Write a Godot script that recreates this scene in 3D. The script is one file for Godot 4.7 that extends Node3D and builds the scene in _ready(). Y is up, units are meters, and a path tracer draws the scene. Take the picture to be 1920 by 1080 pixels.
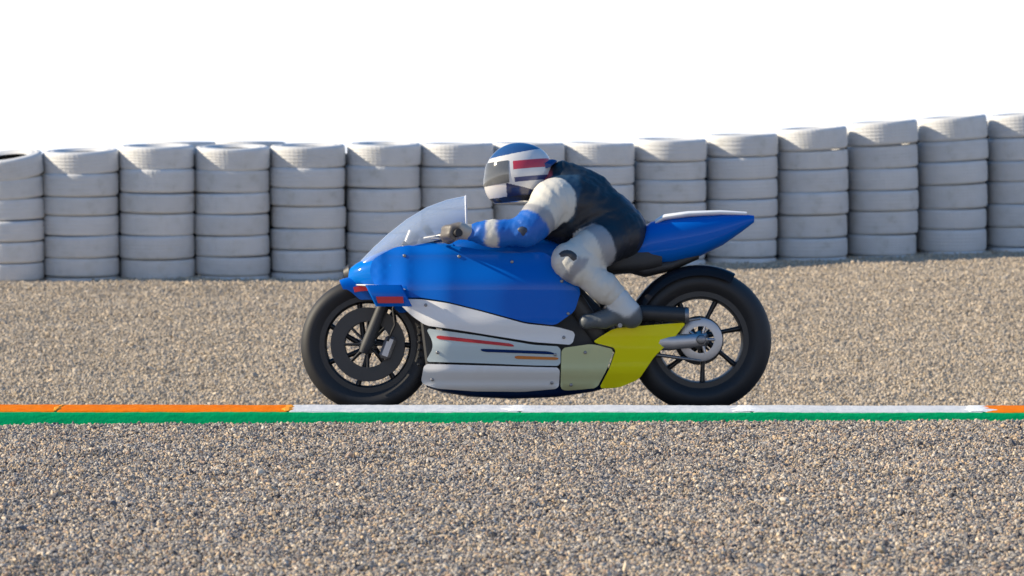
extends Node3D
# A racing motorcycle passing behind a painted kerb, between two gravel beds, in front of a wall of white tyres.
# The track lies at y = 0; the motorcycle stands at z = 0 and heads towards -x; the camera looks along -z from a bank that falls away below the track.

const KERB_FRONT := 1.40      # z of the kerb's foot
const TRACK_FAR := -7.0       # z where the asphalt ends and the far gravel bank begins
const BANK := 0.102           # rise of the far bank per metre
const NEAR_FALL := 0.06       # fall of the near gravel per metre towards the camera

# ------------------------------------------------------------------ mesh collector
class Shape:
	var v := PackedVector3Array()
	var n := PackedVector3Array()
	var c := PackedColorArray()
	var col := Color.WHITE
	func tri(a: Vector3, b: Vector3, d: Vector3, na: Vector3, nb: Vector3, nd: Vector3) -> void:
		var g := (b - a).cross(d - a)
		if g.length_squared() < 1e-18:
			return
		if g.dot(na + nb + nd) > 0.0:
			v.append_array([a, d, b])
			n.append_array([na, nd, nb])
		else:
			v.append_array([a, b, d])
			n.append_array([na, nb, nd])
		c.append_array([col, col, col])
	func flat(a: Vector3, b: Vector3, d: Vector3, out: Vector3) -> void:
		var g := (b - a).cross(d - a).normalized()
		if g.dot(out) < 0.0:
			g = -g
		tri(a, b, d, g, g, g)
	func quad(a: Vector3, b: Vector3, d: Vector3, e: Vector3, out: Vector3) -> void:
		flat(a, b, d, out)
		flat(a, d, e, out)
	func made(mat: Material, colours := false) -> ArrayMesh:
		var arr := []
		arr.resize(Mesh.ARRAY_MAX)
		arr[Mesh.ARRAY_VERTEX] = v
		arr[Mesh.ARRAY_NORMAL] = n
		if colours:
			arr[Mesh.ARRAY_COLOR] = c
		var m := ArrayMesh.new()
		m.add_surface_from_arrays(Mesh.PRIMITIVE_TRIANGLES, arr)
		m.surface_set_material(0, mat)
		return m

# ------------------------------------------------------------------ shapes
func grid_surface(s: Shape, rows: Array, closed: bool, inside: Vector3) -> void:
	# rows of equal length, smooth normals turned away from the row centres (or from `inside` if that is finite)
	var nr := rows.size()
	var nc: int = rows[0].size()
	var nor := []
	for i in nr:
		var line := PackedVector3Array()
		var mid := Vector3.ZERO
		for p in rows[i]:
			mid += p
		mid /= nc
		for j in nc:
			var du: Vector3 = rows[mini(i + 1, nr - 1)][j] - rows[maxi(i - 1, 0)][j]
			var j1 := (j + 1) % nc if closed else mini(j + 1, nc - 1)
			var j0 := (j + nc - 1) % nc if closed else maxi(j - 1, 0)
			var dv: Vector3 = rows[i][j1] - rows[i][j0]
			var g := du.cross(dv)
			if g.length_squared() < 1e-16:
				g = rows[i][j] - mid
			g = g.normalized()
			var away: Vector3 = rows[i][j] - (inside if inside.is_finite() else mid)
			if g.dot(away) < 0.0:
				g = -g
			line.append(g)
		nor.append(line)
	for i in nr - 1:
		for j in (nc if closed else nc - 1):
			var k := (j + 1) % nc
			s.tri(rows[i][j], rows[i + 1][j], rows[i + 1][k], nor[i][j], nor[i + 1][j], nor[i + 1][k])
			s.tri(rows[i][j], rows[i + 1][k], rows[i][k], nor[i][j], nor[i + 1][k], nor[i][k])

func cap(s: Shape, ring: PackedVector3Array, out: Vector3) -> void:
	var mid := Vector3.ZERO
	for p in ring:
		mid += p
	mid /= ring.size()
	for j in ring.size():
		s.tri(mid, ring[j], ring[(j + 1) % ring.size()], out, out, out)

const NOWHERE := Vector3(INF, INF, INF)

func tube(s: Shape, pts: Array, radii: Array, segs := 12, wide := 1.0) -> void:
	var rings := []
	for i in pts.size():
		var dir: Vector3 = (pts[mini(i + 1, pts.size() - 1)] - pts[maxi(i - 1, 0)]).normalized()
		var side := dir.cross(Vector3(0, 0, 1))
		if side.length() < 0.1:
			side = dir.cross(Vector3(0, 1, 0))
		side = side.normalized()
		var up := side.cross(dir).normalized()
		var ring := PackedVector3Array()
		for k in segs:
			var t := TAU * k / segs
			ring.append(pts[i] + (side * cos(t) + up * sin(t) * wide) * radii[i])
		rings.append(ring)
	grid_surface(s, rings, true, NOWHERE)
	cap(s, rings[0], (pts[0] - pts[1]).normalized())
	cap(s, rings[-1], (pts[-1] - pts[-2]).normalized())

func lathe(s: Shape, prof: PackedVector2Array, at: Vector3, axis: Vector3, segs: int, smooth := 0.7) -> void:
	# prof: (radius, height along axis), run so that the outside lies to the right of the walk; sharp where the profile turns hard
	var u := axis.normalized()
	var e := (Vector3(1, 0, 0) if absf(u.x) < 0.9 else Vector3(0, 1, 0)).cross(u).normalized()
	var f := u.cross(e)
	var nn := prof.size()
	var en := []
	for i in nn - 1:
		var d := (prof[i + 1] - prof[i]).normalized()
		en.append(Vector2(d.y, -d.x))
	for i in nn - 1:
		var n0: Vector2 = en[i]
		var n1: Vector2 = en[i]
		if i > 0 and en[i - 1].dot(en[i]) > smooth:
			n0 = (en[i - 1] + en[i]).normalized()
		if i < nn - 2 and en[i + 1].dot(en[i]) > smooth:
			n1 = (en[i + 1] + en[i]).normalized()
		for k in segs:
			var t0 := TAU * k / segs
			var t1 := TAU * (k + 1) / segs
			var r0 := e * cos(t0) + f * sin(t0)
			var r1 := e * cos(t1) + f * sin(t1)
			var a := at + r0 * prof[i].x + u * prof[i].y
			var b := at + r1 * prof[i].x + u * prof[i].y
			var c := at + r1 * prof[i + 1].x + u * prof[i + 1].y
			var d := at + r0 * prof[i + 1].x + u * prof[i + 1].y
			s.tri(a, b, c, r0 * n0.x + u * n0.y, r1 * n0.x + u * n0.y, r1 * n1.x + u * n1.y)
			s.tri(a, c, d, r0 * n0.x + u * n0.y, r1 * n1.x + u * n1.y, r0 * n1.x + u * n1.y)

func block(s: Shape, at: Vector3, size: Vector3, turn := Basis.IDENTITY, bevel := 0.006) -> void:
	# a box with chamfered edges
	var h := size / 2.0
	var b := minf(bevel, minf(h.x, minf(h.y, h.z)) * 0.6)
	var f := func(x: float, y: float, z: float) -> Vector3: return at + turn * Vector3(x, y, z)
	for sgn in [-1.0, 1.0]:
		s.quad(f.call(sgn * h.x, -h.y + b, -h.z + b), f.call(sgn * h.x, h.y - b, -h.z + b), f.call(sgn * h.x, h.y - b, h.z - b), f.call(sgn * h.x, -h.y + b, h.z - b), turn.x * sgn)
		s.quad(f.call(-h.x + b, sgn * h.y, -h.z + b), f.call(h.x - b, sgn * h.y, -h.z + b), f.call(h.x - b, sgn * h.y, h.z - b), f.call(-h.x + b, sgn * h.y, h.z - b), turn.y * sgn)
		s.quad(f.call(-h.x + b, -h.y + b, sgn * h.z), f.call(h.x - b, -h.y + b, sgn * h.z), f.call(h.x - b, h.y - b, sgn * h.z), f.call(-h.x + b, h.y - b, sgn * h.z), turn.z * sgn)
	for p in [-1.0, 1.0]:
		for q in [-1.0, 1.0]:
			s.quad(f.call(p * h.x, q * (h.y - b), -h.z + b), f.call(p * (h.x - b), q * h.y, -h.z + b), f.call(p * (h.x - b), q * h.y, h.z - b), f.call(p * h.x, q * (h.y - b), h.z - b), turn.x * p + turn.y * q)
			s.quad(f.call(p * h.x, -h.y + b, q * (h.z - b)), f.call(p * (h.x - b), -h.y + b, q * h.z), f.call(p * (h.x - b), h.y - b, q * h.z), f.call(p * h.x, h.y - b, q * (h.z - b)), turn.x * p + turn.z * q)
			s.quad(f.call(-h.x + b, p * h.y, q * (h.z - b)), f.call(-h.x + b, p * (h.y - b), q * h.z), f.call(h.x - b, p * (h.y - b), q * h.z), f.call(h.x - b, p * h.y, q * (h.z - b)), turn.y * p + turn.z * q)
			for r in [-1.0, 1.0]:
				s.flat(f.call(p * h.x, q * (h.y - b), r * (h.z - b)), f.call(p * (h.x - b), q * h.y, r * (h.z - b)), f.call(p * (h.x - b), q * (h.y - b), r * h.z), turn.x * p + turn.y * q + turn.z * r)

# ------------------------------------------------------------------ nodes
var taken := {}
func numbered(called: String) -> String:
	taken[called] = taken.get(called, 0) + 1
	return called if taken[called] == 1 else "%s_%03d" % [called, taken[called] - 1]

func obj(called: String, m: Mesh, parent: Node) -> MeshInstance3D:
	var o := MeshInstance3D.new()
	o.mesh = m
	o.name = numbered(called) if parent == self else called
	parent.add_child(o, true)
	return o

func base(called: String, at: Vector3) -> Node3D:
	var o := Node3D.new()
	o.name = numbered(called)
	add_child(o, true)
	o.position = at
	return o

func tag(o: Node, label: String, category: String, group := "", kind := "") -> void:
	if label != "":
		o.set_meta("label", label)
	if category != "":
		o.set_meta("category", category)
	if group != "":
		o.set_meta("group", group)
	if kind != "":
		o.set_meta("kind", kind)

# ------------------------------------------------------------------ materials
func noise_image(size: int, freq: float, seed_: int, octaves: int, stops: Array) -> ImageTexture:
	var fn := FastNoiseLite.new()
	fn.seed = seed_
	fn.frequency = freq
	fn.fractal_octaves = octaves
	fn.noise_type = FastNoiseLite.TYPE_SIMPLEX_SMOOTH
	var src := fn.get_seamless_image(size, size)
	var g := Gradient.new()
	g.offsets = PackedFloat32Array(stops.map(func(x): return x[0]))
	g.colors = PackedColorArray(stops.map(func(x): return x[1]))
	var lut := []
	for i in 256:
		lut.append(g.sample(i / 255.0))
	var im := Image.create(size, size, false, Image.FORMAT_RGB8)
	for y in size:
		for x in size:
			im.set_pixel(x, y, lut[src.get_pixel(x, y).r8])
	return ImageTexture.create_from_image(im)

func mat(lin: Color, rough: float, metal := 0.0, spec := 0.5) -> StandardMaterial3D:
	var m := StandardMaterial3D.new()
	m.albedo_color = lin.linear_to_srgb()
	m.roughness = rough
	m.metallic = metal
	m.metallic_specular = spec
	return m

func paint(lin: Color) -> StandardMaterial3D:
	var m := mat(lin, 0.42, 0.0, 0.12)
	m.clearcoat_enabled = true
	m.clearcoat = 0.3
	m.clearcoat_roughness = 0.05
	return m

func tinted(rough: float) -> StandardMaterial3D:
	var m := mat(Color.WHITE, rough)
	m.vertex_color_use_as_albedo = true
	return m

# ------------------------------------------------------------------ ground
var lumps := FastNoiseLite.new()
var ripples := FastNoiseLite.new()

func near_height(x: float, z: float) -> float:
	return -0.048 + 0.004 * x - NEAR_FALL * (z - KERB_FRONT) + 0.026 * lumps.get_noise_2d(x * 15.0, z * 10.0) * smoothstep(1.4, 1.9, z) + 0.006 * ripples.get_noise_2d(x * 40.0, z * 25.0)

func far_height(x: float, z: float) -> float:
	var d := maxf(TRACK_FAR - z, 0.0)
	return BANK * minf(d, 17.0) + 0.024 * maxf(x, 0.0) * smoothstep(3.0, 11.0, d) - 0.02 * smoothstep(0.3, 0.0, d) + (0.03 * lumps.get_noise_2d(x * 5.0 + 90.0, z * 4.0) + 0.008 * ripples.get_noise_2d(x * 20.0, z * 14.0)) * smoothstep(0.0, 1.0, d)

func stone_mesh(m: Material) -> ArrayMesh:
	var s := Shape.new()
	var rng := RandomNumberGenerator.new()
	rng.seed = 5
	var t := (1.0 + sqrt(5.0)) / 2.0
	var p := [Vector3(-1, t, 0), Vector3(1, t, 0), Vector3(-1, -t, 0), Vector3(1, -t, 0), Vector3(0, -1, t), Vector3(0, 1, t), Vector3(0, -1, -t), Vector3(0, 1, -t), Vector3(t, 0, -1), Vector3(t, 0, 1), Vector3(-t, 0, -1), Vector3(-t, 0, 1)]
	for i in 12:
		p[i] = p[i].normalized() * rng.randf_range(0.72, 1.18) * Vector3(1.0, 0.66, 0.82)
	for f in [[0, 11, 5], [0, 5, 1], [0, 1, 7], [0, 7, 10], [0, 10, 11], [1, 5, 9], [5, 11, 4], [11, 10, 2], [10, 7, 6], [7, 1, 8], [3, 9, 4], [3, 4, 2], [3, 2, 6], [3, 6, 8], [3, 8, 9], [4, 9, 5], [2, 4, 11], [6, 2, 10], [8, 6, 7], [9, 8, 1]]:
		s.flat(p[f[0]], p[f[1]], p[f[2]], p[f[0]] + p[f[1]] + p[f[2]])
	return s.made(m)

const STONES := [Color(0.45, 0.375, 0.28), Color(0.35, 0.295, 0.235), Color(0.55, 0.475, 0.375), Color(0.28, 0.26, 0.24), Color(0.20, 0.195, 0.195), Color(0.13, 0.13, 0.14), Color(0.34, 0.325, 0.305), Color(0.47, 0.36, 0.24), Color(0.36, 0.275, 0.215), Color(0.43, 0.405, 0.365), Color(0.24, 0.23, 0.225), Color(0.075, 0.076, 0.084)]

func stones(called: String, z_from: float, z_to: float, pitch: float, size: float, spread: float, height: Callable, m: Material, seed_: int, mute := 0.0) -> MultiMeshInstance3D:
	var rng := RandomNumberGenerator.new()
	rng.seed = seed_
	var turns := []
	for i in 600:
		var q := Quaternion(rng.randfn(), rng.randfn(), rng.randfn(), rng.randfn()).normalized()
		var b := Basis(q) * Basis.from_scale(Vector3(rng.randf_range(0.8, 1.35), rng.randf_range(0.65, 1.0), rng.randf_range(0.75, 1.1)))
		turns.append(b)
	var buf := PackedFloat32Array()
	var z := z_from
	var count := 0
	while z < z_to:
		var half := (20.0 - z) * 0.1165 + spread
		var step := pitch
		var cols := int(2.0 * half / step)
		var line := PackedFloat32Array()
		line.resize(cols * 16)
		for k in cols:
			var x := -half + step * (k + rng.randf())
			var zz := z + step * rng.randf_range(-0.5, 1.0)
			var b: Basis = turns[rng.randi() % 600]
			var r := size * (0.62 + 0.75 * pow(rng.randf(), 2.2)) * 0.5
			if rng.randf() < 0.012:
				r *= rng.randf_range(1.3, 1.9)
			var y: float = height.call(x, zz) + r * rng.randf_range(-0.3, 0.75)
			var c: Color = STONES[rng.randi() % STONES.size()].lerp(Color(0.44, 0.38, 0.295), mute) * Color(1.18, 1.13, 1.09)
			var l := rng.randf_range(0.78, 1.2)
			var o := k * 16
			line[o] = b.x.x * r; line[o + 1] = b.y.x * r; line[o + 2] = b.z.x * r; line[o + 3] = x
			line[o + 4] = b.x.y * r; line[o + 5] = b.y.y * r; line[o + 6] = b.z.y * r; line[o + 7] = y
			line[o + 8] = b.x.z * r; line[o + 9] = b.y.z * r; line[o + 10] = b.z.z * r; line[o + 11] = zz
			line[o + 12] = c.r * l; line[o + 13] = c.g * l; line[o + 14] = c.b * l; line[o + 15] = 1.0
		buf.append_array(line)
		count += cols
		z += step
	var mm := MultiMesh.new()
	mm.transform_format = MultiMesh.TRANSFORM_3D
	mm.use_colors = true
	mm.mesh = stone_mesh(m)
	mm.instance_count = count
	mm.buffer = buf
	var o := MultiMeshInstance3D.new()
	o.multimesh = mm
	o.name = called
	add_child(o)
	print(called, " ", count)
	return o

func build_ground() -> void:
	lumps.seed = 3
	lumps.frequency = 0.1
	ripples.seed = 8
	ripples.frequency = 0.1
	# one sheet for all the land, followed by the asphalt that lies on it
	var gm := mat(Color(0.30, 0.265, 0.22), 0.95)
	gm.albedo_color = Color.WHITE
	gm.albedo_texture = noise_image(512, 0.12, 4, 3, [[0.0, Color(0.14, 0.13, 0.12).linear_to_srgb()], [0.35, Color(0.30, 0.265, 0.215).linear_to_srgb()], [0.6, Color(0.44, 0.385, 0.30).linear_to_srgb()], [1.0, Color(0.58, 0.51, 0.40).linear_to_srgb()]])
	gm.uv1_triplanar = true
	gm.uv1_world_triplanar = true
	gm.uv1_scale = Vector3(2.1, 2.1, 2.1)
	var s := Shape.new()
	var zs := [90.0, 40.0, 24.0, 20.0, 17.0, 14.0, 11.0]
	for k in 108:
		zs.append(10.0 - 0.08 * k + 0.0)
	zs.append_array([1.395, 1.39, -6.95, -7.0])
	for k in 40:
		zs.append(-7.0 - 0.45 * (k + 1))
	zs.append_array([-28.0, -40.0, -60.0, -150.0, -400.0])
	var xs := [-300.0, -100.0, -40.0, -20.0, -12.0]
	for k in 13:
		xs.append(-9.0 + 0.4 * k)
	for k in 81:
		xs.append(-4.0 + 0.1 * k)
	for k in 13:
		xs.append(4.2 + 0.4 * k)
	xs.append_array([12.0, 20.0, 40.0, 100.0, 300.0])
	var rows := []
	for z in zs:
		var row := PackedVector3Array()
		for x in xs:
			var y: float
			if z > 18.0:
				y = near_height(clampf(x, -12.0, 12.0), 18.0)
			elif z >= KERB_FRONT - 0.006:
				y = near_height(clampf(x, -12.0, 12.0), z)
			elif z > TRACK_FAR:
				y = -0.2
			else:
				y = far_height(minf(x, 12.0), z)
			if z < -26.0:
				y = lerpf(BANK * 17.0 + 0.024 * clampf(x, 0.0, 12.0), -1.0, smoothstep(-26.0, -150.0, z))
			row.append(Vector3(x, y - 0.007, z))
		rows.append(row)
	grid_surface(s, rows, false, Vector3(0, -1000, 0))
	var land := obj("ground", s.made(gm), self)
	tag(land, "grey and tan earth bed under the gravel on both sides of the track", "ground", "", "structure")

	var am := mat(Color(0.05, 0.05, 0.052), 0.9)
	am.albedo_color = Color.WHITE
	am.albedo_texture = noise_image(256, 0.2, 9, 3, [[0.0, Color(0.03, 0.03, 0.032).linear_to_srgb()], [0.5, Color(0.05, 0.05, 0.051).linear_to_srgb()], [1.0, Color(0.10, 0.095, 0.09).linear_to_srgb()]])
	am.uv1_triplanar = true
	am.uv1_world_triplanar = true
	am.uv1_scale = Vector3(5, 5, 5)
	s = Shape.new()
	s.quad(Vector3(-300, 0, 0.93), Vector3(300, 0, 0.93), Vector3(300, 0, TRACK_FAR), Vector3(-300, 0, TRACK_FAR), Vector3.UP)
	s.quad(Vector3(-300, 0, TRACK_FAR), Vector3(300, 0, TRACK_FAR), Vector3(300, -0.3, TRACK_FAR), Vector3(-300, -0.3, TRACK_FAR), Vector3(0, 0, -1))
	s.quad(Vector3(-300, 0, 0.93), Vector3(300, 0, 0.93), Vector3(300, -0.3, 0.93), Vector3(-300, -0.3, 0.93), Vector3(0, 0, 1))
	tag(obj("road", s.made(am), self), "flat dark asphalt race track between the kerb and the far gravel", "race track", "", "structure")

	var sm := tinted(0.85)
	sm.metallic_specular = 0.25
	var g1 := stones("gravel", KERB_FRONT + 0.004, 9.2, 0.0112, 0.0148, 0.7, near_height, sm, 21)
	tag(g1, "loose grey and tan gravel in front of the green kerb", "gravel", "", "stuff")
	var g2 := stones("gravel_001", -23.0, TRACK_FAR + 0.02, 0.023, 0.0245, 1.0, far_height, sm, 22, 0.66)
	tag(g2, "tan gravel bank rising from the track to the tyre wall", "gravel", "", "stuff")

# ------------------------------------------------------------------ kerb
func build_kerb() -> void:
	var kerb := base("kerb", Vector3.ZERO)
	tag(kerb, "low concrete kerb, green along its foot, orange and white along its top", "kerb", "", "structure")
	var km := tinted(0.8)
	km.metallic_specular = 0.15
	km.normal_enabled = true
	var nt := NoiseTexture2D.new()
	nt.width = 256
	nt.height = 256
	nt.seamless = true
	nt.as_normal_map = true
	nt.bump_strength = 3.0
	var fn := FastNoiseLite.new()
	fn.seed = 12
	fn.frequency = 0.05
	nt.noise = fn
	km.normal_texture = nt
	km.normal_scale = 0.35
	km.uv1_triplanar = true
	km.uv1_world_triplanar = true
	km.uv1_scale = Vector3(6, 6, 6)
	var fine := FastNoiseLite.new()
	fine.seed = 31
	fine.frequency = 1.0
	var rng := RandomNumberGenerator.new()
	rng.seed = 77
	var pitch := 0.965
	for k in range(-7, 8):
		var x0 := 0.034 + pitch * k
		var white := posmod(k + 1, 6) < 3
		# the coloured upper slab, sloping up from the green foot to its crest, then down to the asphalt
		for which in 2:
			var s := Shape.new()
			var nx := 150
			var prof: Array
			if which == 0:
				prof = [Vector2(1.372, -0.0055), Vector2(1.368, 0.0015), Vector2(1.355, 0.004), Vector2(1.33, 0.0075), Vector2(1.30, 0.011), Vector2(1.26, 0.0155), Vector2(1.22, 0.019), Vector2(1.12, 0.026), Vector2(1.04, 0.029), Vector2(0.97, 0.024), Vector2(0.935, 0.004), Vector2(0.93, -0.1)]
			else:
				prof = [Vector2(1.42, -0.16), Vector2(1.402, -0.06), Vector2(1.400, -0.052), Vector2(1.398, -0.045), Vector2(1.395, -0.036), Vector2(1.392, -0.028), Vector2(1.389, -0.020), Vector2(1.386, -0.013), Vector2(1.38, -0.004), Vector2(1.366, -0.001), Vector2(1.33, -0.0008)]
			var rows := []
			var cols := []
			for i in nx + 1:
				var x := x0 + 0.003 + (pitch - 0.006) * i / nx
				if which == 1:
					x = x0 + pitch * i / nx
				var row := PackedVector3Array()
				var rc := []
				for j in prof.size():
					var p: Vector2 = prof[j]
					var w := 0.0016 * fine.get_noise_2d(x * 14.0, j * 3.0 + which * 50.0) + 0.0022 * fine.get_noise_1d(x * 2.3 + which * 30.0)
					var end := minf(x - x0, x0 + pitch - x)
					var drop := 0.004 * smoothstep(0.012, 0.0, end) if which == 0 else 0.0
					row.append(Vector3(x, p.y + w - drop - 0.0009 * x, p.x + w * 0.4))
					var a := fine.get_noise_2d(x * 9.0 + 70.0, j * 1.7)
					var c: Color
					if which == 1:
						c = Color(0.0, 0.35, 0.12).lerp(Color(0.002, 0.38, 0.14), clampf(0.5 + a, 0, 1))
					elif white:
						c = Color(0.60, 0.61, 0.62).lerp(Color(0.68, 0.68, 0.69), clampf(0.5 + 0.9 * a, 0, 1))
					else:
						c = Color(0.80, 0.165, 0.003).lerp(Color(0.84, 0.215, 0.006), clampf(0.5 + a, 0, 1))
					rc.append(c)
				rows.append(row)
				cols.append(rc)
			for i in nx:
				for j in prof.size() - 1:
					var from := s.v.size()
					var out := Vector3(0, 1, 0.6) if prof[j].x > 1.0 else Vector3(0, 1, -0.6)
					s.quad(rows[i][j], rows[i + 1][j], rows[i + 1][j + 1], rows[i][j + 1], out)
					for q in range(from, s.v.size()):
						var e := 0 if absf(s.v[q].x - rows[i][j].x) < absf(s.v[q].x - rows[i + 1][j].x) else 1
						var g := 0 if s.v[q].distance_squared_to(rows[i + e][j]) < s.v[q].distance_squared_to(rows[i + e][j + 1]) else 1
						s.c[q] = cols[i + e][j + g]
			# end faces
			for e in ([0, nx] if which == 0 else []):
				var ring: PackedVector3Array = rows[e]
				var foot := Vector3(ring[0].x, -0.17, 1.15)
				for j in prof.size() - 1:
					s.col = Color(0.2, 0.2, 0.2)
					s.flat(foot, ring[j], ring[j + 1], Vector3(-1 if e == 0 else 1, 0, 0))
			obj("kerb_block" if which == 0 else "green_foot_block", s.made(km, true), kerb)
		# a thicker smear of paint over the joint between two blocks
		if k >= -3 and k <= 4:
			var s := Shape.new()
			var wd: float = [0.05, 0.03, 0.05, 0.12, 0.13, 0.12, 0.03, 0.03][k + 3]
			s.col = Color(0.82, 0.82, 0.81) if k >= 0 and k <= 2 else Color(0.88, 0.33, 0.04)
			var n := 12
			for i in n:
				var pts := []
				for e in 2:
					var u := float(i + e) / n
					var zz := lerpf(1.362, 1.05, u)
					var yy := 0.005 + 0.026 * sqrt(u) - 0.0009 * x0
					var a := x0 - wd * (0.45 + 0.45 * fine.get_noise_2d(u * 4.0, k * 7.0) + 0.5 * (1.0 - u) * 0.3)
					var b := x0 + wd * (0.45 + 0.45 * fine.get_noise_2d(u * 4.0 + 20.0, k * 7.0))
					pts.append([Vector3(a, yy - 0.006, zz), Vector3(lerpf(a, b, 0.2), yy - 0.0012, zz), Vector3(lerpf(a, b, 0.6), yy - 0.0008, zz), Vector3(b, yy - 0.006, zz)])
				for j in 3:
					s.quad(pts[0][j], pts[1][j], pts[1][j + 1], pts[0][j + 1], Vector3(0, 1, 0.2))
			obj("paint_patch", s.made(km, true), kerb)

# ------------------------------------------------------------------ tyre wall
func tyre_meshes(od: float, wide: float, kind: int, m: Material, im: Material) -> Array:
	# [tread, sidewall] about the y axis, the sidewall being the upper one
	var h := wide / 2.0
	var r := od / 2.0
	var tread := Shape.new()
	var prof := PackedVector2Array()
	prof.append(Vector2(r - 0.034, -h * 0.998))
	prof.append(Vector2(r - 0.020, -h * 0.98))
	prof.append(Vector2(r - 0.0085, -h * 0.92))
	prof.append(Vector2(r - 0.002, -h * 0.80))
	var grooves: int = [4, 3, 5][kind]
	for g in grooves:
		var y := lerpf(-h * 0.6, h * 0.6, (g + 0.5) / grooves)
		for q in [[-0.0045, 0.0], [-0.003, -0.004], [0.003, -0.004], [0.0045, 0.0]]:
			prof.append(Vector2(r + 0.002 - 0.003 * pow(y / h, 2.0) + q[1], y + q[0]))
	prof.append(Vector2(r - 0.002, h * 0.80))
	prof.append(Vector2(r - 0.0085, h * 0.92))
	prof.append(Vector2(r - 0.020, h * 0.98))
	prof.append(Vector2(r - 0.034, h * 0.998))
	# tread blocks: sipes cut across the band
	var segs := 150
	var rows := []
	for k in segs:
		var row := PackedVector3Array()
		var t := TAU * k / segs
		for j in prof.size():
			var p := prof[j]
			var cut := 0.0
			if k % 3 == 0 and j > 0 and j < prof.size() - 1:
				var yy := absf(p.y) / h
				cut = (0.0024 if yy > 0.5 else 0.0014) * (1.0 if kind != 1 else 0.5)
			var lean := (0.02 * (p.y / h)) if kind == 2 else 0.0
			row.append(Vector3(cos(t + lean) * (p.x - cut), p.y, sin(t + lean) * (p.x - cut)))
		rows.append(row)
	rows.append(rows[0])
	grid_surface(tread, rows, false, NOWHERE)
	# normals must point away from the axis: rebuild them from the faces' own side
	for i in tread.v.size():
		var out := Vector3(tread.v[i].x, 0, tread.v[i].z).normalized() + Vector3(0, signf(tread.v[i].y) * 0.2, 0)
		if tread.n[i].dot(out) < 0.0:
			tread.n[i] = -tread.n[i]
	for i in range(0, tread.v.size(), 3):
		var g := (tread.v[i + 1] - tread.v[i]).cross(tread.v[i + 2] - tread.v[i])
		if g.dot(tread.n[i] + tread.n[i + 1] + tread.n[i + 2]) > 0.0:
			var sv := tread.v[i + 1]; tread.v[i + 1] = tread.v[i + 2]; tread.v[i + 2] = sv
			var sn := tread.n[i + 1]; tread.n[i + 1] = tread.n[i + 2]; tread.n[i + 2] = sn
	var side := Shape.new()
	var sp := PackedVector2Array([Vector2(r - 0.034, h * 0.998), Vector2(r - 0.055, h * 0.998), Vector2(r - 0.058, h * 0.96), Vector2(r - 0.075, h * 1.0), Vector2(r - 0.10, h * 0.97), Vector2(0.215, h * 0.86), Vector2(0.2, h * 0.8), Vector2(0.195, h * 0.74), Vector2(0.205, h * 0.68)])
	lathe(side, sp, Vector3.ZERO, Vector3.UP, 72, 0.5)
	var ins := Shape.new()
	lathe(ins, PackedVector2Array([Vector2(0.205, h * 0.68), Vector2(r - 0.07, h * 0.82), Vector2(r - 0.03, h * 0.6), Vector2(r - 0.022, 0.0), Vector2(r - 0.03, -h * 0.6), Vector2(r - 0.07, -h * 0.82), Vector2(0.205, -h * 0.68)]), Vector3.ZERO, Vector3.UP, 48, 0.3)
	return [tread.made(m), side.made(m), ins.made(im)]

const ORD := ["first", "second", "third", "fourth", "fifth", "sixth", "seventh", "eighth", "ninth", "tenth", "eleventh", "twelfth", "thirteenth", "fourteenth", "fifteenth"]

func tyre_thing(meshes: Array) -> Node3D:
	var t := Node3D.new()
	obj("tread", meshes[0], t)
	obj("sidewall", meshes[1], t)
	var low := obj("sidewall", meshes[1], t)
	low.rotation.x = PI
	obj("lining", meshes[2], t)
	return t

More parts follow.
